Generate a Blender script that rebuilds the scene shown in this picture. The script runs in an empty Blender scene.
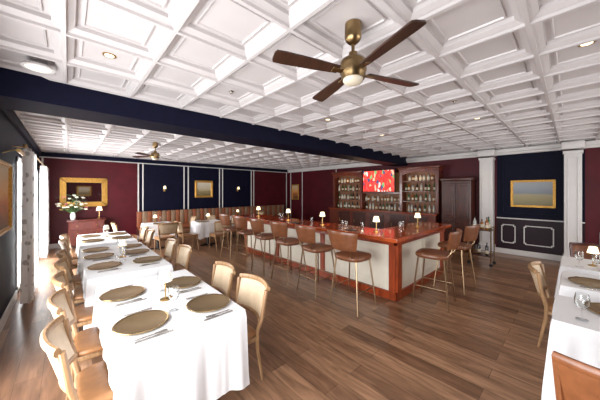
import bpy, bmesh, math, random
from mathutils import Vector, Matrix
random.seed(7)
SC = bpy.context.scene
COL = SC.collection

# ------------------------------------------------------------------ materials
def nmat(name):
    m = bpy.data.materials.new(name); m.use_nodes = True
    nt = m.node_tree
    for n in list(nt.nodes): nt.nodes.remove(n)
    out = nt.nodes.new('ShaderNodeOutputMaterial')
    b = nt.nodes.new('ShaderNodeBsdfPrincipled')
    nt.links.new(b.outputs[0], out.inputs[0])
    return m, nt, b

def mat(name, c, rough=0.5, metal=0.0, var=0.12, scale=8.0, stretch=(1,1,1), bump=0.0, emit=0.0, coat=0.0, trans=0.0, emitc=None, spec=0.5):
    m, nt, b = nmat(name)
    tc = nt.nodes.new('ShaderNodeTexCoord')
    mp = nt.nodes.new('ShaderNodeMapping'); mp.inputs['Scale'].default_value = stretch
    nz = nt.nodes.new('ShaderNodeTexNoise'); nz.inputs['Scale'].default_value = scale; nz.inputs['Detail'].default_value = 4
    rp = nt.nodes.new('ShaderNodeValToRGB')
    rp.color_ramp.elements[0].position = 0.3; rp.color_ramp.elements[1].position = 0.7
    rp.color_ramp.elements[0].color = [x*(1-var) for x in c]+[1]
    rp.color_ramp.elements[1].color = [min(1, x*(1+var)) for x in c]+[1]
    nt.links.new(tc.outputs['Object'], mp.inputs[0]); nt.links.new(mp.outputs[0], nz.inputs['Vector'])
    nt.links.new(nz.outputs[0], rp.inputs[0]); nt.links.new(rp.outputs[0], b.inputs['Base Color'])
    b.inputs['Roughness'].default_value = rough; b.inputs['Metallic'].default_value = metal
    b.inputs['Coat Weight'].default_value = coat; b.inputs['Specular IOR Level'].default_value = spec
    b.inputs['Transmission Weight'].default_value = trans
    if emit > 0:
        b.inputs['Emission Color'].default_value = list(emitc or c)+[1]
        b.inputs['Emission Strength'].default_value = emit
    if bump > 0:
        bp = nt.nodes.new('ShaderNodeBump'); bp.inputs['Strength'].default_value = bump; bp.inputs['Distance'].default_value = 0.01
        nt.links.new(nz.outputs[0], bp.inputs['Height']); nt.links.new(bp.outputs[0], b.inputs['Normal'])
    return m

WHITE = mat('white_paint', (0.64,0.615,0.60), 0.45, var=0.02)
CEILM = mat('ceiling_paint', (0.53,0.495,0.49), 0.35, var=0.02)
NAVY = mat('navy_paint', (0.0035,0.004,0.016), 0.6, var=0.15, spec=.12)
BURG = mat('burgundy_paint', (0.068,0.0035,0.008), 0.5, var=0.15, scale=3, spec=.25)
BURGD = mat('dark_burgundy_paint', (0.016,0.005,0.010), 0.5, var=0.15, spec=.25)
MAHO = mat('mahogany', (0.28,0.045,0.012), 0.3, var=0.4, scale=6, stretch=(3,3,0.6), coat=0.2)
MAHOTOP = mat('polished_mahogany', (0.38,0.062,0.014), 0.16, var=0.35, scale=5, stretch=(6,0.7,1), coat=0.4)
MAHOSH = mat('shelf_mahogany', (0.14,0.026,0.011), 0.3, var=0.4, scale=6, stretch=(3,3,0.6), coat=0.2)
MAHODK = mat('dark_mahogany', (0.060,0.013,0.007), 0.3, var=0.4, scale=6, stretch=(3,3,0.6))
OAK = mat('brown_oak', (0.32,0.185,0.09), 0.4, var=0.3, scale=10, stretch=(4,4,0.6))
CREAM = mat('pale_back_upholstery', (0.56,0.43,0.29), 0.5, var=0.08, scale=14)
TAN = mat('caramel_leather', (0.29,0.135,0.055), 0.3, var=0.15, scale=20, bump=0.05)
BROWNL = mat('brown_leather', (0.165,0.058,0.024), 0.3, var=0.2, scale=20, bump=0.05)
COGN = mat('cognac_leather', (0.24,0.085,0.032), 0.3, var=0.15, scale=20, bump=0.05)
DARKL = mat('dark_brown_leather', (0.07,0.028,0.015), 0.33, var=0.2, scale=20, bump=0.1)
CLOTH = mat('white_linen', (0.77,0.77,0.785), 0.8, var=0.015, scale=60, bump=0.03)
BRASS = mat('brass', (0.50,0.33,0.13), 0.3, 1.0, var=0.1)
BRASSA = mat('antique_brass', (0.26,0.175,0.085), 0.3, 1.0, var=0.15)
LEGM = mat('brushed_bronze_metal', (0.40,0.28,0.17), 0.3, 1.0, var=0.1)
GILT = mat('gilt', (0.50,0.27,0.06), 0.35, 0.8, var=0.3, scale=40, bump=0.4)
STEEL = mat('steel', (0.6,0.58,0.55), 0.2, 1.0, var=0.05)
BLACK = mat('black_plastic', (0.01,0.01,0.011), 0.4, var=0.1)
CHARG = mat('bronze_charger', (0.28,0.19,0.10), 0.33, 0.6, var=0.08, scale=4)
CHARGR = mat('polished_rim', (0.55,0.40,0.20), 0.2, 0.95, var=0.1, scale=10)
DKWOOD = mat('walnut_blade', (0.035,0.014,0.008), 0.35, var=0.4, scale=6, stretch=(1,8,1))
GLASS = mat('clear_glass', (0.95,0.97,0.97), 0.02, trans=1.0, var=0.0)
SHADE = mat('lamp_shade_glow', (0.95,0.85,0.66), 0.6, emit=1.6, emitc=(1.0,0.80,0.5), var=0.02)
SHADED = mat('lamp_shade_white', (0.85,0.82,0.75), 0.6, emit=0.35, emitc=(1.0,0.9,0.72), var=0.02)
BOWL = mat('frosted_bowl', (0.50,0.44,0.34), 0.35, emit=0.05, emitc=(1.0,0.9,0.72), var=0.02)
BULB = mat('warm_bulb', (1,0.85,0.6), 0.4, emit=3, emitc=(1.0,0.80,0.5), var=0.0)
CREAMPAN = mat('cream_panel_paint', (0.74,0.68,0.57), 0.4, var=0.03)
RUST = mat('rust_leather', (0.25,0.075,0.03), 0.4, var=0.15)
TAUPE = mat('tan_stripe_leather', (0.24,0.15,0.09), 0.45, var=0.15)
GREEN = mat('leaf_green', (0.04,0.12,0.025), 0.5, var=0.4, scale=20)
PETAL = mat('white_petal', (0.85,0.80,0.66), 0.6, var=0.08, scale=20)
PETALY = mat('yellow_petal', (0.75,0.45,0.10), 0.6, var=0.15, scale=20)
PETALP = mat('pink_petal', (0.62,0.20,0.20), 0.6, var=0.15, scale=20)
MIRROR = mat('mirror_glass', (0.85,0.85,0.85), 0.03, 1.0, var=0.0)
BOTG = mat('green_bottle_glass', (0.03,0.10,0.03), 0.08, var=0.2, coat=0.5)
BOTA = mat('amber_bottle_glass', (0.30,0.11,0.02), 0.08, var=0.2, coat=0.5)
BOTC = mat('pale_bottle_glass', (0.45,0.47,0.44), 0.08, var=0.1, coat=0.5)
BOTD = mat('dark_bottle_glass', (0.015,0.012,0.012), 0.08, var=0.1, coat=0.5)
LABELM = mat('paper_label', (0.65,0.58,0.45), 0.6, var=0.1)
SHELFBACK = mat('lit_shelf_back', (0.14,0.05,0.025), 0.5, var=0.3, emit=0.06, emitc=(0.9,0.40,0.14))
PORC = mat('white_porcelain', (0.8,0.8,0.78), 0.2, var=0.02)

def mat_curtain():
    m, nt, b = nmat('patterned_sheer')
    tc = nt.nodes.new('ShaderNodeTexCoord')
    w = nt.nodes.new('ShaderNodeTexVoronoi'); w.inputs['Scale'].default_value = 7
    r = nt.nodes.new('ShaderNodeValToRGB'); r.color_ramp.elements[0].position=.22; r.color_ramp.elements[1].position=.32
    r.color_ramp.elements[0].color=(.50,.48,.46,1); r.color_ramp.elements[1].color=(.95,.94,.93,1)
    nt.links.new(tc.outputs['Object'], w.inputs['Vector']); nt.links.new(w.outputs['Distance'], r.inputs[0])
    nt.links.new(r.outputs[0], b.inputs['Base Color']); b.inputs['Roughness'].default_value=.8
    tr = nt.nodes.new('ShaderNodeBsdfTranslucent'); nt.links.new(r.outputs[0], tr.inputs[0])
    mx = nt.nodes.new('ShaderNodeMixShader'); mx.inputs[0].default_value=.65
    out=[n for n in nt.nodes if n.type=='OUTPUT_MATERIAL'][0]
    nt.links.new(b.outputs[0],mx.inputs[1]); nt.links.new(tr.outputs[0],mx.inputs[2]); nt.links.new(mx.outputs[0],out.inputs[0])
    return m
CURT = mat_curtain()

def mat_floor():
    m, nt, b = nmat('oak_plank_floor')
    tc = nt.nodes.new('ShaderNodeTexCoord')
    rot = nt.nodes.new('ShaderNodeMapping'); rot.inputs['Rotation'].default_value=(0,0,math.pi/2)
    nt.links.new(tc.outputs['Object'], rot.inputs[0])
    br = nt.nodes.new('ShaderNodeTexBrick')
    br.offset = 0.37; br.offset_frequency = 2
    br.inputs['Color1'].default_value=(0.37,0.208,0.120,1); br.inputs['Color2'].default_value=(0.175,0.088,0.048,1)
    br.inputs['Mortar'].default_value=(0.10,0.052,0.03,1)
    br.inputs['Scale'].default_value=1; br.inputs['Brick Width'].default_value=1.4; br.inputs['Row Height'].default_value=.175
    br.inputs['Mortar Size'].default_value=.0022; br.inputs['Bias'].default_value=0
    mp = nt.nodes.new('ShaderNodeMapping'); mp.inputs['Scale'].default_value=(1.1,8,1)
    nz = nt.nodes.new('ShaderNodeTexNoise'); nz.inputs['Scale'].default_value=2.0; nz.inputs['Detail'].default_value=9; nz.inputs['Distortion'].default_value=1.0
    rp = nt.nodes.new('ShaderNodeValToRGB'); rp.color_ramp.elements[0].position=.32; rp.color_ramp.elements[1].position=.68
    rp.color_ramp.elements[0].color=(.58,.55,.52,1); rp.color_ramp.elements[1].color=(1.2,1.19,1.18,1)
    mx = nt.nodes.new('ShaderNodeMix'); mx.data_type='RGBA'; mx.blend_type='MULTIPLY'; mx.inputs[0].default_value=1
    nt.links.new(rot.outputs[0], br.inputs['Vector']); nt.links.new(rot.outputs[0], mp.inputs[0])
    nt.links.new(mp.outputs[0], nz.inputs['Vector']); nt.links.new(nz.outputs[0], rp.inputs[0])
    nt.links.new(br.outputs['Color'], mx.inputs[6]); nt.links.new(rp.outputs[0], mx.inputs[7])
    nt.links.new(mx.outputs[2], b.inputs['Base Color'])
    b.inputs['Roughness'].default_value=.29
    bp = nt.nodes.new('ShaderNodeBump'); bp.inputs['Strength'].default_value=.10; bp.inputs['Distance'].default_value=.004
    nt.links.new(rp.outputs[0], bp.inputs['Height']); nt.links.new(bp.outputs[0], b.inputs['Normal'])
    return m
FLOORM = mat_floor()

def mat_picture(name, stops, nscale=5.0, amt=0.25, z0=0.0, z1=1.0):
    m, nt, b = nmat(name)
    tc = nt.nodes.new('ShaderNodeTexCoord')
    sp = nt.nodes.new('ShaderNodeSeparateXYZ'); nt.links.new(tc.outputs['Object'], sp.inputs[0])
    nz = nt.nodes.new('ShaderNodeTexNoise'); nz.inputs['Scale'].default_value=nscale; nz.inputs['Detail'].default_value=6
    nt.links.new(tc.outputs['Object'], nz.inputs['Vector'])
    mr = nt.nodes.new('ShaderNodeMapRange'); mr.inputs[1].default_value=z0; mr.inputs[2].default_value=z1
    nt.links.new(sp.outputs[2], mr.inputs[0])
    ma = nt.nodes.new('ShaderNodeMath'); ma.operation='MULTIPLY_ADD'; ma.inputs[1].default_value=amt
    nt.links.new(nz.outputs[0], ma.inputs[0]); nt.links.new(mr.outputs[0], ma.inputs[2])
    su = nt.nodes.new('ShaderNodeMath'); su.operation='SUBTRACT'; su.inputs[1].default_value=amt/2
    nt.links.new(ma.outputs[0], su.inputs[0])
    rp = nt.nodes.new('ShaderNodeValToRGB')
    while len(rp.color_ramp.elements) < len(stops): rp.color_ramp.elements.new(0.5)
    for e,(p,c) in zip(rp.color_ramp.elements, stops):
        e.position=p; e.color=list(c)+[1]
    nt.links.new(su.outputs[0], rp.inputs[0]); nt.links.new(rp.outputs[0], b.inputs['Base Color'])
    b.inputs['Roughness'].default_value=.5
    return m
P_FIELD = mat_picture('field_painting', [(0,(.16,.14,.07)),(.3,(.30,.25,.12)),(.45,(.34,.29,.17)),(.52,(.20,.22,.24)),(.75,(.27,.30,.33)),(1,(.33,.34,.36))], 4, .12)
P_HORSE = mat_picture('rural_painting', [(0,(.12,.10,.04)),(.35,(.30,.22,.10)),(.5,(.5,.42,.28)),(1,(.62,.58,.48))], 9, .5)
P_AUT = mat_picture('autumn_painting', [(0,(.10,.05,.02)),(.4,(.42,.12,.03)),(.6,(.6,.3,.1)),(1,(.5,.42,.3))], 7, .6)
def mat_tv():
    m, nt, b = nmat('broadcast_picture')
    tc = nt.nodes.new('ShaderNodeTexCoord')
    mp = nt.nodes.new('ShaderNodeMapping'); mp.inputs['Scale'].default_value=(1,11,6)
    v = nt.nodes.new('ShaderNodeTexVoronoi'); v.inputs['Scale'].default_value=1.3
    sp = nt.nodes.new('ShaderNodeSeparateColor')
    rp = nt.nodes.new('ShaderNodeValToRGB'); rp.color_ramp.interpolation='CONSTANT'
    stops=[(0,(.62,.02,.015)),(.34,(.45,.012,.012)),(.52,(.75,.05,.03)),(.70,(.04,.05,.16)),(.76,(.7,.06,.04)),(.86,(.72,.42,.28)),(.92,(.75,.7,.66)),(.96,(.15,.35,.12))]
    while len(rp.color_ramp.elements) < len(stops): rp.color_ramp.elements.new(0.5)
    for e,(p,c) in zip(rp.color_ramp.elements, stops): e.position=p; e.color=list(c)+[1]
    nt.links.new(tc.outputs['Object'],mp.inputs[0]); nt.links.new(mp.outputs[0],v.inputs['Vector'])
    nt.links.new(v.outputs['Color'],sp.inputs[0]); nt.links.new(sp.outputs[0],rp.inputs[0])
    nt.links.new(rp.outputs[0],b.inputs['Base Color']); nt.links.new(rp.outputs[0],b.inputs['Emission Color']); b.inputs['Emission Strength'].default_value=1.0
    return m
P_TV = mat_tv()

# ------------------------------------------------------------------ mesh builder
class MB:
    def __init__(s): s.v=[]; s.f=[]; s.m=[]; s.cur=0
    def add(s, vs, fs):
        o=len(s.v); s.v+= [tuple(x) for x in vs]
        for f in fs: s.f.append(tuple(i+o for i in f)); s.m.append(s.cur)
        return s
    def box(s, x0,x1,y0,y1,z0,z1):
        v=[(x0,y0,z0),(x1,y0,z0),(x1,y1,z0),(x0,y1,z0),(x0,y0,z1),(x1,y0,z1),(x1,y1,z1),(x0,y1,z1)]
        return s.add(v,[(0,3,2,1),(4,5,6,7),(0,1,5,4),(1,2,6,5),(2,3,7,6),(3,0,4,7)])
    def rbox(s, x0,x1,y0,y1,z0,z1, r=.01, seg=2, xf=None):
        bm=bmesh.new(); bmesh.ops.create_cube(bm,size=1)
        bmesh.ops.scale(bm,vec=(x1-x0,y1-y0,z1-z0),verts=bm.verts)
        bmesh.ops.translate(bm,vec=((x0+x1)/2,(y0+y1)/2,(z0+z1)/2),verts=bm.verts)
        bmesh.ops.bevel(bm,geom=bm.edges[:],offset=r,segments=seg,profile=.5,affect='EDGES')
        if xf is not None: bm.transform(xf)
        bm.verts.index_update()
        s.add([v.co[:] for v in bm.verts],[[v.index for v in f.verts] for f in bm.faces]); bm.free(); return s
    def cyl(s,p0,p1,r0,r1=None,n=12):
        if r1 is None: r1=r0
        p0=Vector(p0);p1=Vector(p1); d=(p1-p0).normalized()
        a=d.orthogonal().normalized(); b=d.cross(a)
        vs=[];fs=[]
        for p,r in((p0,r0),(p1,r1)):
            for i in range(n):
                t=2*math.pi*i/n; vs.append(p+a*math.cos(t)*r+b*math.sin(t)*r)
        for i in range(n): fs.append((i,(i+1)%n,n+(i+1)%n,n+i))
        fs.append(tuple(range(n-1,-1,-1))); fs.append(tuple(range(n,2*n)))
        return s.add(vs,fs)
    def lathe(s,prof,n=24,c=(0,0,0)):
        vs=[];fs=[]
        for r,z in prof:
            for i in range(n):
                t=2*math.pi*i/n; vs.append((c[0]+r*math.cos(t),c[1]+r*math.sin(t),c[2]+z))
        for j in range(len(prof)-1):
            for i in range(n): fs.append((j*n+i,j*n+(i+1)%n,(j+1)*n+(i+1)%n,(j+1)*n+i))
        fs.append(tuple(range(n-1,-1,-1))); fs.append(tuple(range((len(prof)-1)*n,len(prof)*n)))
        return s.add(vs,fs)
    def cushion(s,rx,ry,z0,z1,cx=0.0,e=3.2,n=32,taper=1.0):
        vs=[];fs=[]; h=z1-z0
        prof=[(.01,0),(.90,0),(.97,.12),(1.0,.35),(1.0,.65),(.965,.86),(.86,.97),(.5,1.03),(.01,1.05)]
        for k,zz in prof:
            for i in range(n):
                t=2*math.pi*i/n; c=math.cos(t); q=math.sin(t)
                x=math.copysign(abs(c)**(2/e),c)*rx*k; y=math.copysign(abs(q)**(2/e),q)*ry*k
                if x<0: y*=1-(1-taper)*(-x/rx)
                vs.append((cx+x,y,z0+h*zz))
        for j in range(len(prof)-1):
            for i in range(n): fs.append((j*n+i,j*n+(i+1)%n,(j+1)*n+(i+1)%n,(j+1)*n+i))
        fs.append(tuple(range(n-1,-1,-1))); fs.append(tuple(range((len(prof)-1)*n,len(prof)*n)))
        return s.add(vs,fs)
    def tube(s,pts,r,n=8,closed=False,sy=1.0):
        pts=[Vector(p) for p in pts]; N=len(pts); vs=[];fs=[]
        for i,p in enumerate(pts):
            if closed: d=(pts[(i+1)%N]-pts[i-1]).normalized()
            else: d=(pts[min(i+1,N-1)]-pts[max(i-1,0)]).normalized()
            up=Vector((0,0,1)) if abs(d.z)<.9 else Vector((0,1,0))
            a=d.cross(up).normalized(); b=a.cross(d)
            rr=r[i] if isinstance(r,(list,tuple)) else r
            for k in range(n):
                t=2*math.pi*k/n+math.pi/n; vs.append(p+a*math.cos(t)*rr+b*math.sin(t)*rr*sy)
        for i in range(N if closed else N-1):
            j=(i+1)%N
            for k in range(n): fs.append((i*n+k,i*n+(k+1)%n,j*n+(k+1)%n,j*n+k))
        if not closed: fs.append(tuple(range(n-1,-1,-1))); fs.append(tuple(range((N-1)*n,N*n)))
        return s.add(vs,fs)
    def sheet(s,f,nx,nz):
        W=nx+1
        vs=[f(-1+2*i/nx,j/nz) for j in range(nz+1) for i in range(W)]
        return s.add(vs,[(j*W+i,j*W+i+1,(j+1)*W+i+1,(j+1)*W+i) for j in range(nz) for i in range(nx)])
    def slab(s,f,nx,nz,th):
        P=[[Vector(f(-1+2*i/nx,j/nz)) for i in range(nx+1)] for j in range(nz+1)]
        vs=[];W=nx+1
        Nn=[]
        for j in range(nz+1):
            for i in range(nx+1):
                du=P[j][min(i+1,nx)]-P[j][max(i-1,0)]; dv=P[min(j+1,nz)][i]-P[max(j-1,0)][i]
                n=du.cross(dv).normalized(); Nn.append(n)
        fl=[p for r in P for p in r]
        def tk(k):
            j,i=divmod(k,W); e=min(i,nx-i,j,nz-j); return th*(.5 if e==0 else 1)*.5
        vs=[p+Nn[k]*tk(k) for k,p in enumerate(fl)]+[p-Nn[k]*tk(k) for k,p in enumerate(fl)]
        o=len(fl);fs=[]
        for j in range(nz):
            for i in range(nx):
                q=(j*W+i,j*W+i+1,(j+1)*W+i+1,(j+1)*W+i); fs.append(q); fs.append(tuple(o+x for x in reversed(q)))
        bd=[i for i in range(W)]+[j*W+nx for j in range(1,nz+1)]+[nz*W+i for i in range(nx-1,-1,-1)]+[j*W for j in range(nz-1,0,-1)]
        for k in range(len(bd)):
            a=bd[k];b=bd[(k+1)%len(bd)]; fs.append((a,o+a,o+b,b))
        return s.add(vs,fs)
    def ball(s,c,r,n=10,sz=1):
        prof=[(max(.0005,r*math.sin(math.pi*i/n)),-r*sz*math.cos(math.pi*i/n)) for i in range(n+1)]
        return s.lathe(prof,n+2,c)
    def mesh(s,name,mats,ang=35):
        me=bpy.data.meshes.new(name); me.from_pydata(s.v,[],s.f)
        if not isinstance(mats,(list,tuple)): mats=[mats]
        for m in mats: me.materials.append(m)
        for p,mi in zip(me.polygons,s.m): p.material_index=mi
        bm=bmesh.new(); bm.from_mesh(me); bmesh.ops.recalc_face_normals(bm,faces=bm.faces); bm.to_mesh(me); bm.free()
        me.polygons.foreach_set('use_smooth',[True]*len(me.polygons))
        me.set_sharp_from_angle(angle=math.radians(ang)); me.update()
        return me

def ob(name, me, parent=None, loc=(0,0,0), rz=0.0, **kw):
    o=bpy.data.objects.new(name,me); COL.objects.link(o); o.location=loc; o.rotation_euler=(0,0,rz)
    if parent: o.parent=parent
    for k,v in kw.items(): o[k]=v
    return o
def struct(name, me, label=None, **kw):
    o=ob(name,me,**kw); o['kind']='structure'
    if label: o['label']=label
    return o

class Tmpl:
    def __init__(s,name,cat): s.name=name;s.cat=cat;s.parts=[]
    def part(s,name,me,parent=-1,label=None,loc=(0,0,0)):
        s.parts.append((name,me,parent,label,loc)); return len(s.parts)-1
    def place(s,loc,rz=0,label='',group=None,scale=1.0,z=None):
        e=ob(s.name,None,loc=loc,rz=rz,label=label,category=s.cat); e.empty_display_size=.1
        e.scale=(scale,)*3
        if group: e['group']=group
        os=[]
        for n,me,p,l,lc in s.parts:
            o=ob(n,me,parent=(e if p<0 else os[p]),loc=lc)
            if l: o['label']=l
            os.append(o)
        return e
def single(name,me,loc,label,cat,rz=0,group=None):
    o=ob(name,me,loc=loc,rz=rz,label=label,category=cat)
    if group: o['group']=group
    return o

# ------------------------------------------------------------------ room
XL,XR,YB,YF,H = -0.61, 8.75, 10.4, -2.22, 2.83
YW=YF-1.0
struct('floor', MB().box(XL-.2,XR+.2,YW-.1,YB+.2,-.1,0).mesh('floor',FLOORM))

def ceiling():
    b=MB()
    rings=[(0,0),(.014,0),(.016,.020),(.030,.025),(.056,.040),(.061,.042),(.063,.070),(.072,.074),(.098,.076),(.101,.060),(.111,.058),(.117,.070),(.14,.070)]
    def sect(x0,x1,nx,y0,y1,ny):
        px=(x1-x0)/nx; py=(y1-y0)/ny
        for i in range(nx):
            for j in range(ny):
                a0=x0+i*px;a1=a0+px;c0=y0+j*py;c1=c0+py; vs=[];fs=[]
                for d,h in rings: vs+=[(a0+d,c0+d,H+h),(a1-d,c0+d,H+h),(a1-d,c1-d,H+h),(a0+d,c1-d,H+h)]
                for k in range(len(rings)-1):
                    for q in range(4):
                        r=(q+1)%4; fs.append((k*4+q,(k+1)*4+q,(k+1)*4+r,k*4+r))
                L=(len(rings)-1)*4; fs.append((L+3,L+2,L+1,L))
                b.add(vs,fs)
    PY=(3.63-YW)/12
    sect(XL,XR,16,YW,3.63+PY,13); sect(XL,XR,16,3.63+PY,YB,11)
    me=bpy.data.meshes.new('ceiling'); me.from_pydata(b.v,[],b.f); me.materials.append(CEILM)
    return me
struct('ceiling',ceiling(),'white coffered ceiling of square moulded panels')
b=MB()
bl_=[(XL,3.60),(XR,3.92),(XR,4.42),(XL,4.16)]
b.add([(x,y,2.59) for x,y in bl_]+[(x,y,3.02) for x,y in bl_],[(3,2,1,0),(4,5,6,7),(0,1,5,4),(1,2,6,5),(2,3,7,6),(3,0,4,7)])
struct('trim_1',b.mesh('beam',NAVY),'navy painted ceiling beam')
struct('trim_2',MB().box(XL-.1,XR+.1,YW,YB+.1,3.0,3.06).mesh('slab',WHITE),'roof slab')

b=MB()
segs=[(-.81,1.86,1),(1.86,6.47,0),(6.47,8.95,1)]
for x0,x1,m in segs: b.cur=m; b.box(x0,x1,YB,YB+.15,0,3.0)
struct('wall_back',b.mesh('wall_back',[NAVY,BURG]))
b=MB()
for y0,y1,m in [(YW,-.2,1),(-.2,1.42,0),(1.42,YB,1)]: b.cur=m; b.box(XR,XR+.15,y0,y1,0,3.0)
b.cur=2; b.box(XR-.008,XR,-.2,1.42,0,.94)
struct('wall_right',b.mesh('wall_right',[NAVY,BURG,BURGD]))
WA,WB=5.95,9.6
b=MB()
def lw(y0,y1,z0,z1): b.box(XL-.15,XL,y0,y1,z0,z1)
lw(3.5,WA,0,3); lw(WB,YB,0,3); lw(WA,WB,2.25,3); lw(WA,WB,0,.1)
lw(YW,-.2,0,3); lw(-.2,3.5,0,.1); lw(-.2,3.5,2.35,3)
struct('wall_left',b.mesh('wall_left',NAVY))
b=MB()
def fw_(x0,x1,z0,z1): b.box(x0,x1,YW-.15,YW,z0,z1)
fw_(XL,2.0,0,3); fw_(2.0,8.2,0,.3); fw_(2.0,8.2,2.5,3); fw_(8.2,XR,0,3); fw_(5.0,5.2,.3,2.5)
struct('wall_front',b.mesh('wall_front',BURG))
def window(name,y0,y1,z0,z1,n):
    b=MB(); x0,x1=XL-.1,XL+.02
    b.box(x0,x1,y0,y0+.07,z0,z1); b.box(x0,x1,y1-.07,y1,z0,z1); b.box(x0,x1,y0,y1,z0,z0+.07); b.box(x0,x1,y0,y1,z1-.07,z1)
    for i in range(1,n):
        y=y0+(y1-y0)*i/n; b.box(XL-.07,XL-.04,y-.02,y+.02,z0,z1)
    zz=(z0+z1)*.6; b.box(XL-.07,XL-.04,y0,y1,zz-.02,zz+.02)
    struct(name,b.mesh(name,WHITE),'white framed window')
window('window_1',WA,WB,.1,2.25,3); window('window_2',-.2,3.5,.1,2.35,3)
for n_,(x0,x1) in (('window_3',(2.0,5.0)),('window_4',(5.2,8.2))):
    b=MB()
    for a in ((x0,x0+.06,.3,2.5),(x1-.06,x1,.3,2.5),(x0,x1,.3,.36),(x0,x1,2.44,2.5),((x0+x1)/2-.02,(x0+x1)/2+.02,.3,2.5)): b.box(a[0],a[1],YW-.1,YW+.02,a[2],a[3])
    struct(n_,b.mesh(n_,WHITE),'white framed window')

def trimbox(n,x0,x1,y0,y1,z0,z1,m=WHITE,l=None): struct(n,MB().rbox(x0,x1,y0,y1,z0,z1,.006,1).mesh(n,m),l)
trimbox('baseboard_back',XL,XR,YB-.02,YB,0,.14); trimbox('baseboard_right',XR-.02,XR,YW,YB,0,.14)
trimbox('baseboard_left',XL,XL+.02,3.5,WA,0,.14)
ti=[3]
def T(x0,x1,y0,y1,z0,z1,m=WHITE,l='white moulding'):
    trimbox('trim_%d'%ti[0],x0,x1,y0,y1,z0,z1,m,l); ti[0]+=1
T(XL,XR,YB-.06,YB,2.70,2.83,NAVY,'navy crown band'); T(XL,XR,YB-.03,YB,2.67,2.70)
T(XL,XL+.05,4.18,YB,2.70,2.83,NAVY,'navy crown band')
T(XR-.12,XR,YW,YB,2.74,2.83); T(XR-.07,XR,YW,YB,2.68,2.74)
for x in (-.55,1.82,1.96,3.36,3.52,4.83,4.97,6.42,6.56,8.6): T(x-.02,x+.02,YB-.025,YB,.14,2.67)
for y in (YB-.2,9.3,7.1): T(XR-.025,XR,y-.02,y+.02,.14,2.68)
T(XR-.04,XR,-.2,1.42,.95,.98,WHITE,'white chair rail')
T(XR-.04,XR,YW,-.45,.95,.98,WHITE,'white chair rail')
def frame(y0,y1,z0,z1,x=XR,w=.022,m=WHITE,q=.03):
    def outline(d):
        a0,a1,c0,c1=y0+d,y1-d,z0+d,z1-d
        return [(a0+q,c0),(a1-q,c0),(a1-q,c0+q),(a1,c0+q),(a1,c1-q),(a1-q,c1-q),(a1-q,c1),(a0+q,c1),(a0+q,c1-q),(a0,c1-q),(a0,c0+q),(a0+q,c0+q)]
    o1=outline(0);o2=outline(w);n=len(o1)
    vs=[(x-.022,a,c) for a,c in o1]+[(x-.022,a,c) for a,c in o2]+[(x-.004,a,c) for a,c in o1]+[(x-.004,a,c) for a,c in o2]; fs=[]
    for i in range(n):
        k=(i+1)%n; fs+=[(i,k,n+k,n+i),(i,2*n+i,2*n+k,k),(n+i,n+k,3*n+k,3*n+i)]
    b=MB(); b.add(vs,fs)
    struct('trim_%d'%ti[0],b.mesh('frame_moulding',m),'rectangular wall frame moulding'); ti[0]+=1
frame(1.02,1.32,.30,.80); frame(.30,.86,.30,.80); frame(-.9,-.42,.30,.80)
frame(.18,1.3,1.08,2.6,w=.03,m=NAVY)
def column(y0,y1,x0):
    b=MB(); x1=XR-.001
    b.rbox(x0,x1,y0,y1,0,2.62,.008,1)
    b.rbox(x0-.02,x1,y0-.02,y1+.02,0,.22,.008,1); b.rbox(x0-.02,x1,y0-.02,y1+.02,2.56,2.62,.006,1)
    b.rbox(x0-.045,x1,y0-.045,y1+.045,2.66,2.83,.02,2)
    w=(y1-y0)
    for a in (.22,.78): b.rbox(x0-.010,x0,y0+w*a-.010,y0+w*a+.010,.32,2.46,.004,1)
    for zz in (.32,2.46): b.rbox(x0-.010,x0,y0+w*.2,y0+w*.8,zz-.01,zz+.01,.004,1)
    struct('trim_%d'%ti[0],b.mesh('column',WHITE),'white panelled square column'); ti[0]+=1
column(1.47,1.77,8.5); column(-.15,.13,8.42)

# ------------------------------------------------------------------ dining chair
def chair_tmpl(name, seatm, backm, woodm):
    t=Tmpl(name,'chair')
    t.part('seat',MB().cushion(.222,.222,.42,.465,e=5.5,taper=.92).mesh('seat',seatm,60))
    t.part('seat_frame',MB().rbox(-.20,.205,-.205,.205,.38,.42,.01,1).mesh('seat_frame',woodm))
    for sy in (-1,1):
        t.part('leg',MB().cyl((.18,sy*.18,.39),(.205,sy*.195,0),.018,.011,8).mesh('leg',woodm))
    for sy in (-1,1):
        t.part('leg',MB().tube([(-.27,sy*.18,0),(-.215,sy*.185,.3),(-.205,sy*.19,.45),(-.235,sy*.222,.58),(-.270,sy*.240,.82)],[.011,.016,.019,.018,.017],8).mesh('leg',woodm))
    def f(a,bb):
        return (-.222-.07*bb-.06*(1-a**2), a*(.213+.018*bb), .565+bb*(.25+.008*(1-a*a)))
    t.part('backrest',MB().slab(f,12,8,.020).mesh('backrest',backm,60))
    pts=[f(-1.06+2.12*i/16,1.05) for i in range(17)]
    t.part('crest_rail',MB().tube(pts,.018,8,sy=1.5).mesh('crest_rail',woodm))
    pts=[f(-1+2*i/12,-.03) for i in range(13)]
    t.part('back_rail',MB().tube(pts,.016,8,sy=1.3).mesh('back_rail',woodm))
    return t
CH=chair_tmpl('dining_chair',TAN,CREAM,OAK)
CHB=chair_tmpl('dining_chair',DARKL,BROWNL,MAHODK)
CHC=chair_tmpl('dining_chair',COGN,COGN,COGN)
LC='brown oak dining chair with curved pale back and leather seat'
G1='chairs at the long row of tables'
for y in (2.12,2.76,3.44,4.12,4.8,5.9,6.55):
    CH.place((.25,y,0),random.uniform(-.06,.06),LC,G1)
for y in (2.08,2.70,4.0,4.7,6.2,6.8):
    CH.place((1.02,y,0),math.pi+random.uniform(-.05,.05),LC,G1)

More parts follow.
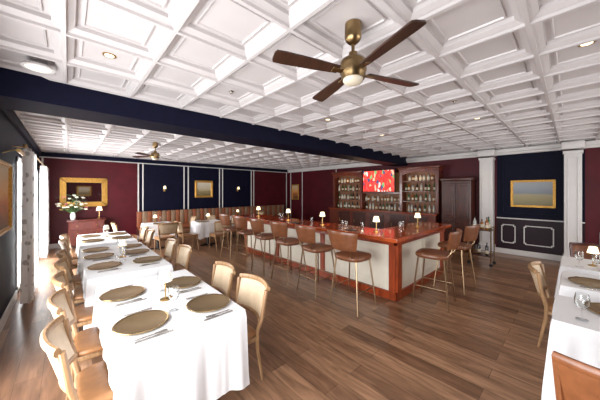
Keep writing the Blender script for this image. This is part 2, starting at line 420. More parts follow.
# ------------------------------------------------------------------ clothed tables
def cloth(sx,sy,hx,hy,seed=0,top=.745):
    rnd=random.Random(seed); ph=[rnd.uniform(0,6.28) for _ in range(6)]
    per=[]
    def side(p0,p1,nm,kind):
        L=(Vector(p1)-Vector(p0)).length; k=max(20,int(L*70))
        for i in range(k): per.append((Vector(p0).lerp(Vector(p1),i/k),Vector(nm),kind,min(i,k-i)/k*L))
    a,c=sx/2,sy/2
    side((-a,-c),(a,-c),(0,-1),'y'); side((a,-c),(a,c),(1,0),'x'); side((a,c),(-a,c),(0,1),'y'); side((-a,c),(-a,-c),(-1,0),'x')
    N=len(per); nz=12; vs=[];fs=[]
    lo=min(hx,hy)
    for j in range(nz+1):
        for i,(p,nm,kd,dc) in enumerate(per):
            acc=i/70.0
            hem=(hx if kd=='x' else hy)
            w=math.exp(-(dc/.06)**2)
            wl=math.exp(-(dc/.10)**2)
            hem=hem*(1-wl)+(lo-.03)*wl
            d=j/nz; z=top-.010-(top-.010-hem)*d
            if j==0: off=0; z=top
            else:
                drop=(top-z); g=min(1,drop/.5)
                s1=math.sin(acc*19+ph[0]+.8*math.sin(acc*4+ph[4]))
                fold=.6*math.copysign(abs(s1)**.6,s1)+.3*math.sin(acc*37+ph[1])+.2*math.sin(acc*7+ph[2])
                cf=math.exp(-((dc-.13)/.045)**2)
                off=.010+drop*.02+g*.030*(fold+.3)*(1 if hem<.4 else .6)+w*drop*.06-cf*g*.030
            diag=Vector((math.copysign(1,p.x),math.copysign(1,p.y))).normalized()
            dirn=(nm*(1-w)+diag*w).normalized()
            q=p+dirn*off; vs.append((q.x,q.y,z+(0.006*math.sin(acc*9+ph[3]) if j==nz else 0)))
    for j in range(nz):
        for i in range(N): k=(i+1)%N; fs.append((j*N+i,(j+1)*N+i,(j+1)*N+k,j*N+k))
    b=MB(); b.add(vs,fs)
    b.add([v for v in vs[:N]],[tuple(range(N))])
    return b.mesh('tablecloth',CLOTH,60)
def ctable(cx,cy,sx,sy,hx,hy,seed,label):
    t=Tmpl('dining_table','table')
    t.part('tablecloth',cloth(sx,sy,hx,hy,seed))
    t.part('tabletop',MB().rbox(-sx/2+.03,sx/2-.03,-sy/2+.03,sy/2-.03,.705,.738,.005,1).mesh('tabletop',DKWOOD))
    b=MB(); b.cyl((0,0,.02),(0,0,.71),.04,.04,12); b.rbox(-.25,.25,-.035,.035,0,.035,.008,1); b.rbox(-.035,.035,-.25,.25,0,.035,.008,1)
    t.part('pedestal',b.mesh('pedestal',BLACK))
    return t.place((cx,cy,0),0,label)
TL='rectangular dining table with long white linen tablecloth'
ctable(.63,2.50,.84,1.42,.5,.17,1,TL+', four chargers')
ctable(.57,4.50,.84,1.96,.5,.17,2,TL+' and chargers')
ctable(.57,6.5,.84,1.5,.5,.18,3,TL+', small lamp')
ctable(2.98,-.42,.66,1.04,.13,.5,4,TL)
ctable(4.0,-.42,.66,1.0,.14,.5,5,TL+', set with plates')
ctable(4.98,-.42,.74,1.04,.16,.5,6,TL+', small lamp')
SL='small square table with white tablecloth'
ctable(1.95,8.3,.72,.72,.35,.35,7,SL+' near the banquette')
ctable(3.25,7.8,.76,.76,.32,.32,8,SL+' and lit lamp')
ctable(4.75,8.6,.72,.72,.35,.35,9,SL+' near the banquette')
G2='chairs at the small tables'
for x,y,r in ((1.95,7.60,90),(2.76,8.5,180),(1.20,8.3,0),(2.55,7.5,0),(3.98,7.85,180),(3.25,7.05,90),(4.75,7.90,90),(4.02,8.72,0),(5.46,8.6,180)):
    CH.place((x,y,0),math.radians(r+random.uniform(-6,6)),LC,G2)
CH.place((3.96,-.02,0),math.radians(-90),LC)
CHC.place((2.19,-.17,0),math.radians(2),'cognac leather dining chair pulled up to the white table')
CHB.place((5.8,-.22,0),math.radians(180),'dark leather dining chair at the far window table')
CHB.place((6.6,-.15,0),math.radians(90),'dark leather dining chair near the white column')

# ------------------------------------------------------------------ tableware
t=Tmpl('charger_plate','plate')
t.part('plate',MB().lathe([(.001,.006),(.112,.006),(.118,.009),(.165,.016),(.166,.019),(.12,.013),(.110,.010),(.001,.010)],40).mesh('plate',CHARG))
t.part('rim',MB().lathe([(.160,.014),(.172,.016),(.174,.020),(.170,.0235),(.160,.022)],40).mesh('rim',CHARGR))
rim=t.parts[-1][1]; bm=bmesh.new(); bm.from_mesh(rim)
bmesh.ops.delete(bm,geom=[f for f in bm.faces if len(f.verts)>10],context='FACES'); bm.to_mesh(rim); bm.free()
CHG=t
for x,y in ((.39,2.10),(.87,2.08),(.37,2.80),(.87,2.72),(.34,4.0),(.80,3.95),(.33,4.65),(.78,4.6),(.33,5.2),(.78,5.15),(.34,6.2),(.8,6.2),(.34,6.85),(.8,6.85),
            (3.12,-.24),(3.95,-.14),(4.8,-.42),(3.95,-.7),(1.95,8.1),(3.05,7.75),(4.75,8.4)):
    CHG.place((x,y,.742),random.uniform(0,6),'round bronze charger plate with polished rim on white tablecloth','charger plates')
def fork():
    b=MB(); b.rbox(-.1,.02,-.006,.006,.0,.005,.001,1); b.rbox(.02,.05,-.014,.014,0,.005,.001,1)
    for k in (-1,-.33,.33,1): b.box(.05,.09,k*.012-.002,k*.012+.002,.001,.005)
    return b.mesh('fork',STEEL)
def knife():
    b=MB(); b.rbox(-.11,.0,-.007,.007,0,.007,.002,1); b.rbox(0,.12,-.010,.010,.001,.005,.001,1); return b.mesh('knife',STEEL)
FK,KN=fork(),knife()
for x,y,s in ((.39,2.10,1),(.87,2.08,-1),(.37,2.80,1),(.87,2.72,-1),(.34,4.0,1),(.80,3.95,-1),(.33,4.65,1),(.78,4.6,-1),(3.95,-.14,0)):
    r=0 if s>=0 else math.pi
    lf='polished steel fork on white tablecloth'; lk='polished steel knife on white tablecloth'
    if s==0: single('fork',FK,(x-.21,y,.747),lf,'fork',math.pi/2,'cutlery'); single('knife',KN,(x+.20,y,.747),lk,'knife',math.pi/2,'cutlery')
    else:
        single('fork',FK,(x+.02*s,y-.215,.747),lf,'fork',r,'cutlery'); single('knife',KN,(x+.02*s,y-.25,.747),lk,'knife',r,'cutlery')
        single('fork',FK,(x+.02*s,y+.215,.747),lf,'fork',r,'cutlery')
t=Tmpl('wine_glass','wine glass')
t.part('bowl',MB().lathe([(.003,.085),(.022,.09),(.040,.118),(.042,.15),(.035,.195),(.0335,.195),(.0395,.15),(.0375,.12),(.020,.094),(.003,.09)],20).mesh('bowl',GLASS))
t.part('stem',MB().lathe([(.036,.0),(.036,.004),(.005,.010),(.0045,.085),(.002,.088)],16).mesh('stem',GLASS))
WG=t
for x,y in ((.62,2.16),(.66,2.66),(.56,4.2),(.6,4.85),(2.80,-.05),(2.84,-.18),(3.76,-.35),(4.74,-.06),(4.66,-.2),(2.05,8.45),(3.3,8.0),(.55,6.3)):
    WG.place((x,y,.743),0,'empty clear stemmed wine glass on white tablecloth','wine glasses')
def lamp_t(shm):
    t=Tmpl('table_lamp','lamp')
    t.part('lamp_base',MB().lathe([(.045,0),(.046,.006),(.04,.012),(.012,.018),(.001,.02)],20).mesh('lamp_base',BRASS))
    t.part('pole',MB().cyl((0,0,.01),(0,0,.2),.006,.006,8).mesh('pole',BRASS))
    t.part('lamp_shade',MB().lathe([(.052,.165),(.055,.165),(.036,.245),(.032,.247),(.03,.243),(.048,.167)],20).mesh('lamp_shade',shm))
    return t
LAMP=lamp_t(SHADE); LAMPW=lamp_t(SHADED)
for x,y in ((.63,2.43),(.58,4.42),(.58,6.55)): LAMPW.place((x,y,.743),0,'small cordless table lamp with white shade','table lamps')
for x,y in ((3.25,7.8),(1.9,8.4),(4.92,-.18),(4.75,8.65)): LAMP.place((x,y,.743),0,'small lit table lamp with conical shade on white tablecloth','table lamps')
for x,y in ((3.78,5.75),(3.78,4.5),(3.75,3.4),(3.75,2.2),(4.9,2.0)): LAMP.place((x,y,1.02),0,'small lit table lamp with conical shade on the bar counter','bar lamps',1.05)
SALT=MB().lathe([(.018,0),(.02,.005),(.016,.05),(.012,.06),(.001,.063)],12).mesh('shaker',GLASS)
for x,y in ((.54,2.5),(.71,2.36),(.5,4.3)): single('salt_shaker',SALT,(x,y,.744),'small clear glass salt shaker','salt shaker',group='shakers')

# ------------------------------------------------------------------ bar
bar=ob('bar_counter',None,loc=(0,0,0),label='L-shaped bar with polished mahogany top and cream panelled front',category='bar')
def bp(n,m,mt,**k): return ob(n,m.mesh(n,mt),parent=bar,**k)
L=[(3.42,1.68),(5.78,1.68),(5.78,2.32),(4.12,2.32),(4.12,6.4),(3.42,6.4)]
def prism(b,pts,z0,z1,ins=0.0):
    n=len(pts); b.add([(x,y,z0) for x,y in pts]+[(x,y,z1) for x,y in pts],[tuple(range(n-1,-1,-1)),tuple(range(n,2*n))]+[(i,(i+1)%n,n+(i+1)%n,n+i) for i in range(n)])
bmx=MB(); prism(bmx,L,.955,1.02)
me=bmx.mesh('countertop',MAHOTOP); bm=bmesh.new(); bm.from_mesh(me)
bmesh.ops.bevel(bm,geom=bm.edges[:],offset=.012,segments=3,profile=.5,affect='EDGES'); bm.to_mesh(me); bm.free()
ob('countertop',me,parent=bar)
b=MB(); prism(b,[(3.72,1.85),(5.76,1.85),(5.76,2.25),(4.05,2.25),(4.05,6.35),(3.72,6.35)],.0,.955); bp('body',b,CREAMPAN)
b=MB()
b.rbox(3.69,5.79,1.82,1.86,0,.13,.008,1); b.rbox(3.69,3.73,1.82,6.38,0,.13,.008,1); b.rbox(3.69,4.1,6.34,6.38,0,.13,.006,1)
bp('base_rail',b,MAHO)
b=MB(); b.rbox(3.66,5.79,1.80,1.86,.86,.954,.008,1); b.rbox(3.66,3.73,1.80,6.38,.86,.954,.008,1); bp('apron',b,MAHO)
for y in (1.90,3.36,4.82,6.28): bp('post',MB().rbox(3.69,3.75,y-.055,y+.055,.13,.86,.008,1),MAHO)
for x in (3.78,5.70): bp('post',MB().rbox(x-.07,x+.07,1.81,1.88,.13,.86,.008,1),MAHO)
def pfr(b,u0,u1,z0,z1,axis,c,w=.03,t=.006):
    for a in ((u0,u1,z0,z0+w),(u0,u1,z1-w,z1),(u0,u0+w,z0+w,z1-w),(u1-w,u1,z0+w,z1-w)):
        if axis=='y': b.box(c-t,c,a[0],a[1],a[2],a[3])
        else: b.box(a[0],a[1],c-t,c,a[2],a[3])
for y0 in (2.03,3.49,4.95):
    b=MB(); pfr(b,y0,y0+1.2,.2,.8,'y',3.72); bp('panel_moulding',b,CREAMPAN)
for x in (3.93,4.82):
    b=MB(); pfr(b,x,x+.77,.2,.8,'x',1.85); bp('panel_moulding',b,CREAMPAN)

# stools
t=Tmpl('bar_stool','bar stool')
t.part('seat',MB().cushion(.232,.235,.685,.76,e=3.6,taper=.92).mesh('seat',BROWNL,60))
def f(a,bb): return (-.215-.05*bb-.085*(1-a*a), a*(.205+.055*bb), .85+bb*(.25+.012*(1-a*a)))
t.part('backrest',MB().slab(f,16,10,.036).mesh('backrest',BROWNL,60))
for sy in (-1,1):
    t.part('back_support',MB().tube([(-.17,sy*.13,.70),(-.245,sy*.14,.78),(-.288,sy*.145,.93)],.010,8).mesh('back_support',LEGM))
for sx,sy in ((1,1),(1,-1),(-1,1),(-1,-1)):
    t.part('leg',MB().cyl((sx*.17,sy*.17,.69),(sx*.24,sy*.24,0),.013,.010,8).mesh('leg',LEGM))
q=.212; t.part('footrest',MB().tube([(q,q,.27),(-q,q,.27),(-q,-q,.27),(q,-q,.27)],.008,8,closed=True).mesh('footrest',LEGM))
ST=t
ls='brown leather bar stool with slim metal legs at the bar'
for i,y in enumerate((2.22,2.95,3.68,4.41,5.14,5.87)):
    ST.place((3.12,y,0),random.uniform(-.16,.10),ls,'bar stools',1.02)
ST.place((4.12,1.44,0),math.radians(96),ls,'bar stools',1.02)
ST.place((5.05,1.42,0),math.radians(84),ls,'bar stools',1.02)

# ------------------------------------------------------------------ back bar
bb_=ob('back_bar_cabinet',None,label='mahogany back bar with open bottle shelves and cornice',category='cabinet')
def kp(n,m,mt,l=None):
    o=ob(n,m.mesh(n,mt),parent=bb_)
    if l:o['label']=l
    return o
Y0,Y1=2.8,6.95
kp('base_cabinet',MB().rbox(8.12,8.70,Y0,Y1,0,.96,.01,1),MAHOSH)
kp('countertop',MB().rbox(8.08,8.71,Y0-.03,Y1+.03,.96,1.0,.008,2),MAHO)
b=MB(); b.box(8.68,8.71,Y0,Y1,1.0,2.36); kp('back_panel',b,SHELFBACK)
for y in (Y0+.03,3.98,5.58,Y1-.03): kp('upright',MB().rbox(8.36,8.69,y-.05,y+.05,1.0,2.36,.008,1),MAHOSH)
for a,c in ((Y0-.03,4.03),(5.53,Y1+.03)):
    b=MB(); b.rbox(8.32,8.71,a,c,2.36,2.43,.01,1); b.rbox(8.28,8.71,a-.04,c+.04,2.43,2.49,.015,2); kp('cornice',b,MAHOSH)
b=MB(); b.rbox(8.40,8.71,4.03,5.53,1.60,1.66,.01,1); kp('rail',b,MAHOSH)
SH=[]
for (a,c) in ((Y0+.08,3.93),(5.63,Y1-.08)):
    for z in (1.36,1.70,2.03):
        kp('shelf',MB().rbox(8.38,8.69,a,c,z-.02,z,.004,1),MAHOSH)
        if z<2: SH.append((a,c,z))
    SH.append((a,c,1.0))
    b=MB(); n=12
    pr=[(a,2.36),(a,2.24)]+[(a+(c-a)*i/n,2.24+.09*math.sin(math.pi*i/n)) for i in range(1,n)]+[(c,2.24),(c,2.36)]
    m=len(pr); b.add([(8.365,yy,zz) for yy,zz in pr]+[(8.385,yy,zz) for yy,zz in pr],[tuple(range(m)),tuple(range(2*m-1,m-1,-1))]+[(i,m+i,m+(i+1)%m,(i+1)%m) for i in range(m)])
    kp('arched_head',b,MAHOSH)
    SH.append((a+.05,c-.05,2.031))
kp('shelf',MB().rbox(8.38,8.69,4.03,5.53,1.30,1.32,.004,1),MAHOSH); SH.append((4.03,5.53,1.32)); SH.append((4.03,5.53,1.0))
for y in (3.3,3.98,4.75,5.5,6.2):
    d=kp('door',MB().rbox(8.10,8.125,y-.28,y+.28,.12,.9,.006,1),MAHODK)
    ob('handle',MB().cyl((8.085,y+.2,.5),(8.085,y+.2,.62),.008,.008,8).mesh('handle',BRASS),parent=d)
def bottle(gm,kind):
    b=MB()
    if kind==0: pr=[(.034,0),(.037,.006),(.037,.17),(.030,.195),(.013,.225),(.012,.275)]
    elif kind==1: pr=[(.042,0),(.045,.006),(.045,.13),(.036,.155),(.014,.17),(.013,.22)]
    else: pr=[(.03,0),(.032,.005),(.033,.2),(.014,.24),(.012,.28)]
    b.lathe(pr+[(.001,pr[-1][1])],12); b.cur=1
    r=pr[2][0]+.0008; b.lathe([(r,.04),(r,.115)],12); b.cur=2
    z=pr[-1][1]; b.lathe([(.0145,z-.02),(.0145,z+.012),(.001,z+.013)],10)
    return b.mesh('bottle',[gm,LABELM,BLACK])
BOT=[bottle(g,k) for g,k in ((BOTG,2),(BOTA,0),(BOTC,0),(BOTD,2),(BOTA,1),(BOTC,1),(BOTD,0),(BOTG,0))]
LB=['green glass bottle','amber glass liquor bottle','pale clear liquor bottle','dark wine bottle','squat amber whiskey bottle','squat clear liquor bottle','dark liquor bottle','green liquor bottle']
for a,c,z in SH:
    y=a+.08
    while y<c-.06:
        k=random.randrange(8)
        if z in (1.32,2.031): k=random.choice((4,5))
        zz=2.03 if z==2.031 else z
        single('liquor_bottle',BOT[k],(8.5+random.uniform(-.05,.04),y,zz),LB[k]+' with paper label on the back bar','bottle',random.uniform(0,6),'bottles on the back bar')
        y+=random.uniform(.105,.16)
tv=ob('television',None,loc=(8.26,4.78,2.06),label='wall television showing a red sports broadcast above the bar',category='television')
ob('frame',MB().rbox(0,.05,-.64,.64,-.40,.40,.008,2).mesh('frame',BLACK),parent=tv)
o=ob('screen',MB().box(-.004,.001,-.62,.62,-.38,.38).mesh('screen',P_TV),parent=tv)
ob('bracket',MB().box(.05,.40,-.1,.1,-.1,.1).mesh('bracket',BLACK),parent=tv)
t=Tmpl('tall_cabinet','cabinet')
i0=t.part('body',MB().rbox(-.25,.25,-.37,.37,0,2.0,.01,1).mesh('body',MAHODK))
b=MB(); b.rbox(-.29,.27,-.41,.41,2.0,2.08,.02,2); t.part('cornice',b.mesh('cornice',MAHODK))
for s in (-1,1):
    for z0,z1 in ((.12,.85),(.92,1.92)):
        b=MB(); b.rbox(-.275,-.25,min(s*.01,s*.35),max(s*.01,s*.35),z0,z1,.006,1); b.rbox(-.285,-.27,min(s*.06,s*.30),max(s*.06,s*.30),z0+.07,z1-.07,.006,1)
        d=t.part('door',b.mesh('door',MAHODK)); t.part('knob',MB().ball((-.295,s*.04,(z0+z1)/2),.015,8).mesh('knob',BRASS),parent=d)
t.place((8.42,2.27,0),0,'tall dark mahogany cabinet beside the back bar')

t=Tmpl('bar_cart','cart')
for sx in (-1,1):
    for sy in (-1,1):
        t.part('leg',MB().cyl((sx*.17,sy*.21,.06),(sx*.17,sy*.21,.88),.012,.012,8).mesh('leg',BRASSA))
        t.part('wheel',MB().cyl((sx*.17-.012,sy*.21,.035),(sx*.17+.012,sy*.21,.035),.035,.035,14).mesh('wheel',BLACK))
for z in (.22,.8):
    b=MB(); b.rbox(-.17,.17,-.21,.21,z-.01,z+.01,.003,1); t.part('shelf',b.mesh('shelf',MAHODK))
    t.part('rail',MB().tube([(-.17,-.21,z+.06),(.17,-.21,z+.06),(.17,.21,z+.06),(-.17,.21,z+.06)],.008,8,closed=True).mesh('rail',BRASSA))
t.place((7.1,1.44,0),0,'antique brass bar cart with two shelves and wheels')
for dx,dy,k,z in ((-.08,-.12,1,.81),(.05,0,4,.81),(-.05,.12,2,.81),(.1,-.12,0,.81),(-.08,-.12,3,.23),(.0,.05,6,.23)):
    single('liquor_bottle',BOT[k],(7.1+dx,1.44+dy,z),LB[k]+' on the brass cart','bottle',0,'bottles on the cart')
b=MB(); b.lathe([(.028,0),(.03,.003),(.036,.1),(.034,.1),(.027,.008),(.001,.008)],14); TB=b.mesh('tumbler',GLASS)
for x,y in ((4.0,3.0),(4.0,3.1),(3.95,3.9),(4.0,5.0),(4.0,5.1),(3.95,2.6),(4.6,2.2),(4.7,2.2)):
    single('tumbler',TB,(x,y,1.02),'clear glass tumbler on the bar','glass',group='tumblers on the bar')
MENU=MB().rbox(-.06,.06,-.09,.09,0,.008,.002,1).mesh('menu',BLACK)
for x,y in ((3.6,2.6),(3.6,4.0)): single('menu',MENU,(x,y,1.021),'dark menu folder on the bar','menu',group='menus')

# ------------------------------------------------------------------ pictures & mirror
def framed(name,cat,y0,y1,z0,z1,x,pm,label,fw=.07,gm=GILT,rz=0,loc=None,canv='canvas'):
    W=(y1-y0)/2;Hh=(z1-z0)/2
    e=ob(name,None,loc=loc or (x,(y0+y1)/2,z0+Hh),rz=rz,label=label,category=cat)
    b=MB()
    for i,(d,t_) in enumerate(((0,.03),(fw*.35,.045),(fw*.7,.03))):
        w=fw*.36
        for a in ((-W+d,W-d,-Hh+d,-Hh+d+w),(-W+d,W-d,Hh-d-w,Hh-d),(-W+d,-W+d+w,-Hh+d,Hh-d),(W-d-w,W-d,-Hh+d,Hh-d)):
            b.rbox(-t_,0,a[0],a[1],a[2],a[3],.005,1)
    ob('frame',b.mesh('frame',gm),parent=e)
    cv=MB().box(-.014,-.002,-W+fw*.9,W-fw*.9,0,1)
    o=ob(canv,cv.mesh(canv,pm),parent=e,loc=(0,0,-Hh+fw*.9)); o.scale=(1,1,2*Hh-1.8*fw)
    return e
R9=math.radians(90)
framed('painting','painting',.27,1.12,1.28,1.98,XR-.01,P_FIELD,'gilt-framed landscape painting of a tan field under pale sky',.05)
framed('painting','painting',9.55,10.1,1.25,2.05,XR-.01,P_AUT,'gilt-framed autumn painting on burgundy wall',.06)
framed('painting','painting',3.8,4.55,1.42,2.12,0,P_HORSE,'gilt-framed rural painting on navy wall',.08,rz=R9 ,loc=(4.15,YB-.003,1.78))
framed('wall_mirror','mirror',-.18,.96,1.2,2.1,0,MIRROR,'rectangular wall mirror in a wide carved gilt frame',.14,rz=R9,loc=(.38,YB-.003,1.66),canv='mirror_glass')
framed('painting','painting',0,.8,1.3,2.0,0,P_HORSE,'gilt-framed rural painting on burgundy wall',.08,rz=-R9,loc=(.85,YW+.003,1.7))
framed('painting','painting',3.95,5.2,1.15,2.05,0,P_AUT,'large gilt-framed autumn landscape painting on navy wall',.06,rz=math.pi,loc=(XL+.003,4.6,1.62))
t=Tmpl('picture_light','light')
t.part('arm',MB().tube([(0,0,0),(.10,0,.05),(.16,0,.02)],.008,8).mesh('arm',BRASS)); t.part('lamp_shade',MB().cyl((.16,-.25,.02),(.16,.25,.02),.022,.022,12).mesh('lamp_shade',BRASS))
t.place((XL,4.85,2.18),0,'brass picture light over the large painting')
t=Tmpl('wall_sconce','wall lamp')
t.part('backplate',MB().rbox(-.035,.035,-.02,0,-.1,.1,.008,2).mesh('backplate',BRASS)); t.part('arm',MB().tube([(0,-.02,-.03),(0,-.08,-.05),(0,-.1,.0)],.008,8).mesh('arm',BRASS))
t.part('lamp_shade',MB().lathe([(.045,0),(.047,0),(.03,.11),(.028,.11)],16,(0,-.1,.0)).mesh('lamp_shade',SHADE))
for x in (2.65,5.7): t.place((x,YB,1.78),0,'brass wall sconce with small glowing shade on navy panel','wall sconces')
t.place((XR,-.6,1.78),-math.pi/2,'brass wall sconce with small glowing shade on burgundy wall','wall sconces')

# ------------------------------------------------------------------ banquette
bq=ob('banquette',None,label='long banquette bench with vertical brown and tan channel-tufted back',category='bench')
x0,x1=1.75,8.3; n=42; w=(x1-x0)/n
b=MB()
for i in range(n):
    b.cur=i%2; b.rbox(x0+i*w,x0+(i+1)*w,YB-.20,YB-.05,.42,.98,.03,2)
ob('backrest',b.mesh('backrest',[RUST,TAUPE]),parent=bq)
ob('seat',MB().rbox(x0,x1,YB-.66,YB-.18,.34,.46,.04,3).mesh('seat',RUST),parent=bq)
ob('base',MB().rbox(x0,x1,YB-.6,YB-.05,0,.34,.01,1).mesh('base',MAHODK),parent=bq)

CONS=mat('dark_red_wood',(0.11,0.018,0.011),0.3,var=.3,scale=6,stretch=(3,3,.6),coat=.3)
t=Tmpl('chest_of_drawers','chest')
t.part('body',MB().rbox(-.42,.42,-.20,.20,.08,.80,.01,1).mesh('body',CONS)); t.part('top',MB().rbox(-.45,.45,-.23,.22,.80,.84,.01,2).mesh('top',CONS))
for sx in (-1,1):
    for sy in (-1,1): t.part('leg',MB().cyl((sx*.37,sy*.15,0),(sx*.37,sy*.15,.1),.02,.035,10).mesh('leg',MAHODK))
for z in (.12,.34,.56):
    d=t.part('drawer',MB().rbox(-.39,.39,-.215,-.195,z,z+.2,.006,1).mesh('drawer',CONS))
    for sx in (-1,1): t.part('knob',MB().ball((sx*.22,-.23,z+.1),.016,8).mesh('knob',BRASS),parent=d)
t.place((.42,YB-.30,0),0,'dark red mahogany chest of three drawers under the mirror')
LAMP.place((.72,YB-.28,.84),0,'lit table lamp with conical shade on the chest of drawers',None,1.5)
fv=ob('flower_vase',None,loc=(.10,YB-.42,.842),label='small vase with a loose white, yellow and pink flower arrangement',category='flowers'); fv.scale=(1.15,)*3
ob('vase',MB().lathe([(.035,0),(.042,.01),(.058,.08),(.05,.15),(.035,.18),(.042,.2),(.036,.2),(.032,.18),(.001,.16)],20).mesh('vase',PORC),parent=fv)
for i in range(34):
    a=i*2.4; rr=.03+.29*math.sqrt(i/34); z=.50+random.uniform(-.10,.18)-rr*.5
    c=Vector((rr*math.cos(a),rr*math.sin(a)*.5,z))
    b=MB()
    for k in range(6):
        aa=k*1.05; b.ball((c.x+.02*math.cos(aa),c.y+.02*math.sin(aa),c.z+.01*(k%2)),.019,6,.7)
    ob('flower',b.mesh('flower',(PETAL,PETAL,PETALY,PETAL,PETALP)[i%5]),parent=fv)
    ob('stem',MB().tube([(0,0,.15),(c.x*.5,c.y*.5,.26),tuple(c)],.004,5).mesh('stem',GREEN),parent=fv)
b=MB()
for i in range(130):
    a=random.uniform(0,6.28); rr=random.uniform(.04,.36); z=.33+random.uniform(-.10,.32)
    p=Vector((rr*math.cos(a),rr*math.sin(a)*.45,z)); d=Vector((math.cos(a),.5*math.sin(a),random.uniform(-.3,.8))).normalized(); s_=d.cross(Vector((0,0,1))).normalized()*.02
    b.add([p-d*.05,p+s_,p+d*.06,p-s_],[(0,1,2,3)])
ob('foliage',b.mesh('foliage',GREEN),parent=fv)

# ------------------------------------------------------------------ curtains
def curtain(y0,y1,seed):
    b=MB()
    def f(a,bb):
        y=y0+(y1-y0)*(a+1)/2; return (XL+.15+.055*math.sin(a*26+seed)*(1.1-.3*bb)+.015*math.sin(a*61+2*bb),y,.03+bb*2.3)
    b.sheet(f,130,6); return b.mesh('curtain',CURT,60)
for y0,y1,s in ((5.45,6.5,1),(8.9,10.2,2)):
    single('curtain',curtain(y0,y1,s),(0,0,0),'floor-length white patterned curtain beside the window','curtain',group='window curtains')
rod=ob('curtain_rod',None,loc=(XL+.15,7.8,2.36),label='brass curtain rod above the window',category='curtain rod')
ob('rod',MB().cyl((0,-2.4,0),(0,2.4,0),.012,.012,10).mesh('rod',BRASS),parent=rod)
for s in (-1,1):
    ob('finial',MB().ball((0,s*2.42,0),.025,8).mesh('finial',BRASS),parent=rod); ob('bracket',MB().cyl((0,s*2.2,0),(-.15,s*2.2,0),.008,.008,8).mesh('bracket',BRASS),parent=rod)

# ------------------------------------------------------------------ ceiling fans
def fan(x,y,rot,label,top):
    e=ob('ceiling_fan',None,loc=(x,y,0),rz=rot,label=label,category='ceiling fan')
    D=-.05
    ob('canopy',MB().lathe([(.001,top),(.058,top),(.060,top-.10),(.050,top-.12),(.028,top-.14),(.012,top-.145)],24).mesh('canopy',BRASSA),parent=e)
    ob('rod',MB().cyl((0,0,2.63),(0,0,top-.05),.012,.012,12).mesh('rod',BRASSA),parent=e)
    ob('motor_housing',MB().lathe([(r,z+D) for r,z in [(.012,2.745),(.03,2.74),(.035,2.70),(.075,2.69),(.09,2.675),(.095,2.65),(.095,2.60),(.085,2.575),(.08,2.55),(.001,2.55)]],32).mesh('motor_housing',BRASSA),parent=e)
    ob('light_bowl',MB().lathe([(r,z+D) for r,z in [(.072,2.552),(.072,2.54),(.06,2.522),(.035,2.512),(.001,2.51)]],24).mesh('light_bowl',BOWL),parent=e)
    for k in range(4):
        a=k*math.pi/2
        R=Matrix.Rotation(a,4,'Z')@Matrix.Translation((0,0,2.6+D))@Matrix.Rotation(math.radians(11),4,'X')
        b=MB()
        out=[(.12,-.036),(.30,-.048),(.52,-.055),(.58,-.052),(.59,-.03),(.59,.03),(.58,.052),(.52,.055),(.30,.048),(.12,.036)]
        m=len(out); vs=[R@Vector((p,q,-.005)) for p,q in out]+[R@Vector((p,q,.005)) for p,q in out]
        b.add(vs,[tuple(range(m-1,-1,-1)),tuple(range(m,2*m))]+[(i,(i+1)%m,m+(i+1)%m,m+i) for i in range(m)])
        bl=ob('blade',b.mesh('blade',DKWOOD),parent=e)
        ar=MB().rbox(.07,.17,-.02,.02,-.012,-.005,.002,1,xf=R)
        ob('blade_arm',ar.mesh('blade_arm',BRASSA),parent=bl)
fan(1.5,1.065,math.radians(69.5),'brass ceiling fan with four dark walnut blades and a light',2.895)
fan(1.57,6.95,math.radians(40),'brass ceiling fan with four dark blades over the far tables',2.895)

t=Tmpl('recessed_light','ceiling light')
t.part('trim_ring',MB().lathe([(.052,.002),(.052,-.003),(.036,-.004)],24).mesh('trim_ring',BRASS)); t.part('bulb',MB().lathe([(.001,-.005),(.034,-.005),(.036,-.003),(.001,-.003)],20).mesh('bulb',BULB))
px=9.36/16; PYN=(3.63-YW)/12; Y2=3.63+PYN
cx=lambda i:XL+px*(i+.5); cyn=lambda j:3.63-PYN*(j+.5); cyf=lambda j:Y2+((YB-Y2)/11)*(j+.5)
spots=[(cx(1),cyn(1)),(cx(6)-.10,cyn(6)),(cx(6),cyn(1)),(cx(9),cyn(1)),(cx(12),cyn(1)),(cx(11),cyn(5)),(cx(3),cyf(2)),(cx(7),cyf(2)),(cx(10),cyf(2)),(cx(3),cyf(6)),(cx(7),cyf(6)),(cx(11),cyf(6)),(cx(14),cyf(1)),(cx(14),cyn(3)),(cx(9),cyn(4))]
for x,y in spots: t.place((x,y,H+.069),0,'small round recessed ceiling light with brass ring','recessed lights')
t=Tmpl('sprinkler_head','sprinkler')
t.part('plate',MB().lathe([(.03,0),(.03,-.006),(.010,-.02),(.016,-.03),(.001,-.032)],16).mesh('plate',STEEL))
for x,y in ((cx(3),cyn(1)),(cx(7),cyn(4)),(cx(8),cyn(1))): t.place((x,y,H+.070),0,'small metal sprinkler head in the ceiling','sprinkler heads')
t=Tmpl('flush_ceiling_light','ceiling light')
t.part('ring',MB().lathe([(.10,0),(.11,-.02),(.09,-.022)],28).mesh('ring',WHITE)); t.part('lens',MB().lathe([(.09,-.02),(.07,-.03),(.001,-.035)],28).mesh('lens',SHADED))
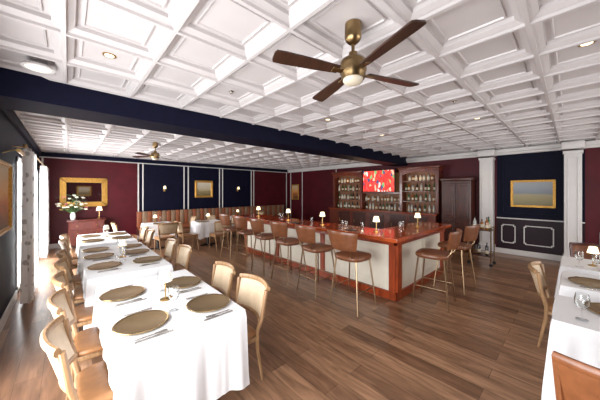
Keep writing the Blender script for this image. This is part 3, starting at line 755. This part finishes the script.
t.place((-.2,3.28,2.83),0,'round flush ceiling light near the navy beam')

# ------------------------------------------------------------------ lights
def area(loc,rot,sx,sy,e,c):
    l=bpy.data.lights.new('area','AREA'); l.shape='RECTANGLE'; l.size=sx; l.size_y=sy; l.energy=e; l.color=c
    o=bpy.data.objects.new('daylight',l); o.location=loc; o.rotation_euler=rot; COL.objects.link(o)
def point(loc,e,c=(1,.75,.45),r=.05):
    l=bpy.data.lights.new('lamp','POINT'); l.energy=e; l.color=c; l.shadow_soft_size=r
    o=bpy.data.objects.new('lamp_light',l); o.location=loc; COL.objects.link(o)
def spot(loc,e,c=(1,.82,.62)):
    l=bpy.data.lights.new('spot','SPOT'); l.energy=e; l.color=c; l.spot_size=math.radians(110); l.spot_blend=.8; l.shadow_soft_size=.05
    o=bpy.data.objects.new('downlight',l); o.location=loc; COL.objects.link(o)
R90=math.pi/2
area((XL-.25,1.65,1.25),(0,-R90,0),2.2,3.6,240,(.96,.98,1))
area((XL-.25,7.8,1.25),(0,-R90,0),2.1,3.5,400,(.96,.98,1))
area((5.1,YW-.3,1.4),(R90,0,0),6.2,2.2,135,(1,.97,.94))
for x,y in spots: spot((x,y,H+.03),14)
for y in (5.75,4.5,3.4,2.2): point((3.78,y,1.16),.7)
point((8.2,3.4,2.15),2,(1,.6,.3)); point((8.2,6.2,2.15),2,(1,.6,.3)); point((7.2,4.8,2.2),5,(1,.75,.5),.2)
w=bpy.data.worlds.new('world'); SC.world=w; w.use_nodes=True
bg=w.node_tree.nodes['Background']; bg.inputs[0].default_value=(.97,.98,1,1); bg.inputs[1].default_value=2.4

# ------------------------------------------------------------------ camera
cam=bpy.data.cameras.new('camera'); co=bpy.data.objects.new('camera',cam); COL.objects.link(co)
co.location=(0,0,1.7); co.rotation_euler=(R90,0,-math.radians(42.7)); cam.sensor_width=36; cam.lens=15.07; cam.shift_y=-.015; cam.clip_start=.02
SC.camera=co
SC.view_settings.view_transform='Standard'
SC.view_settings.exposure=-0.02
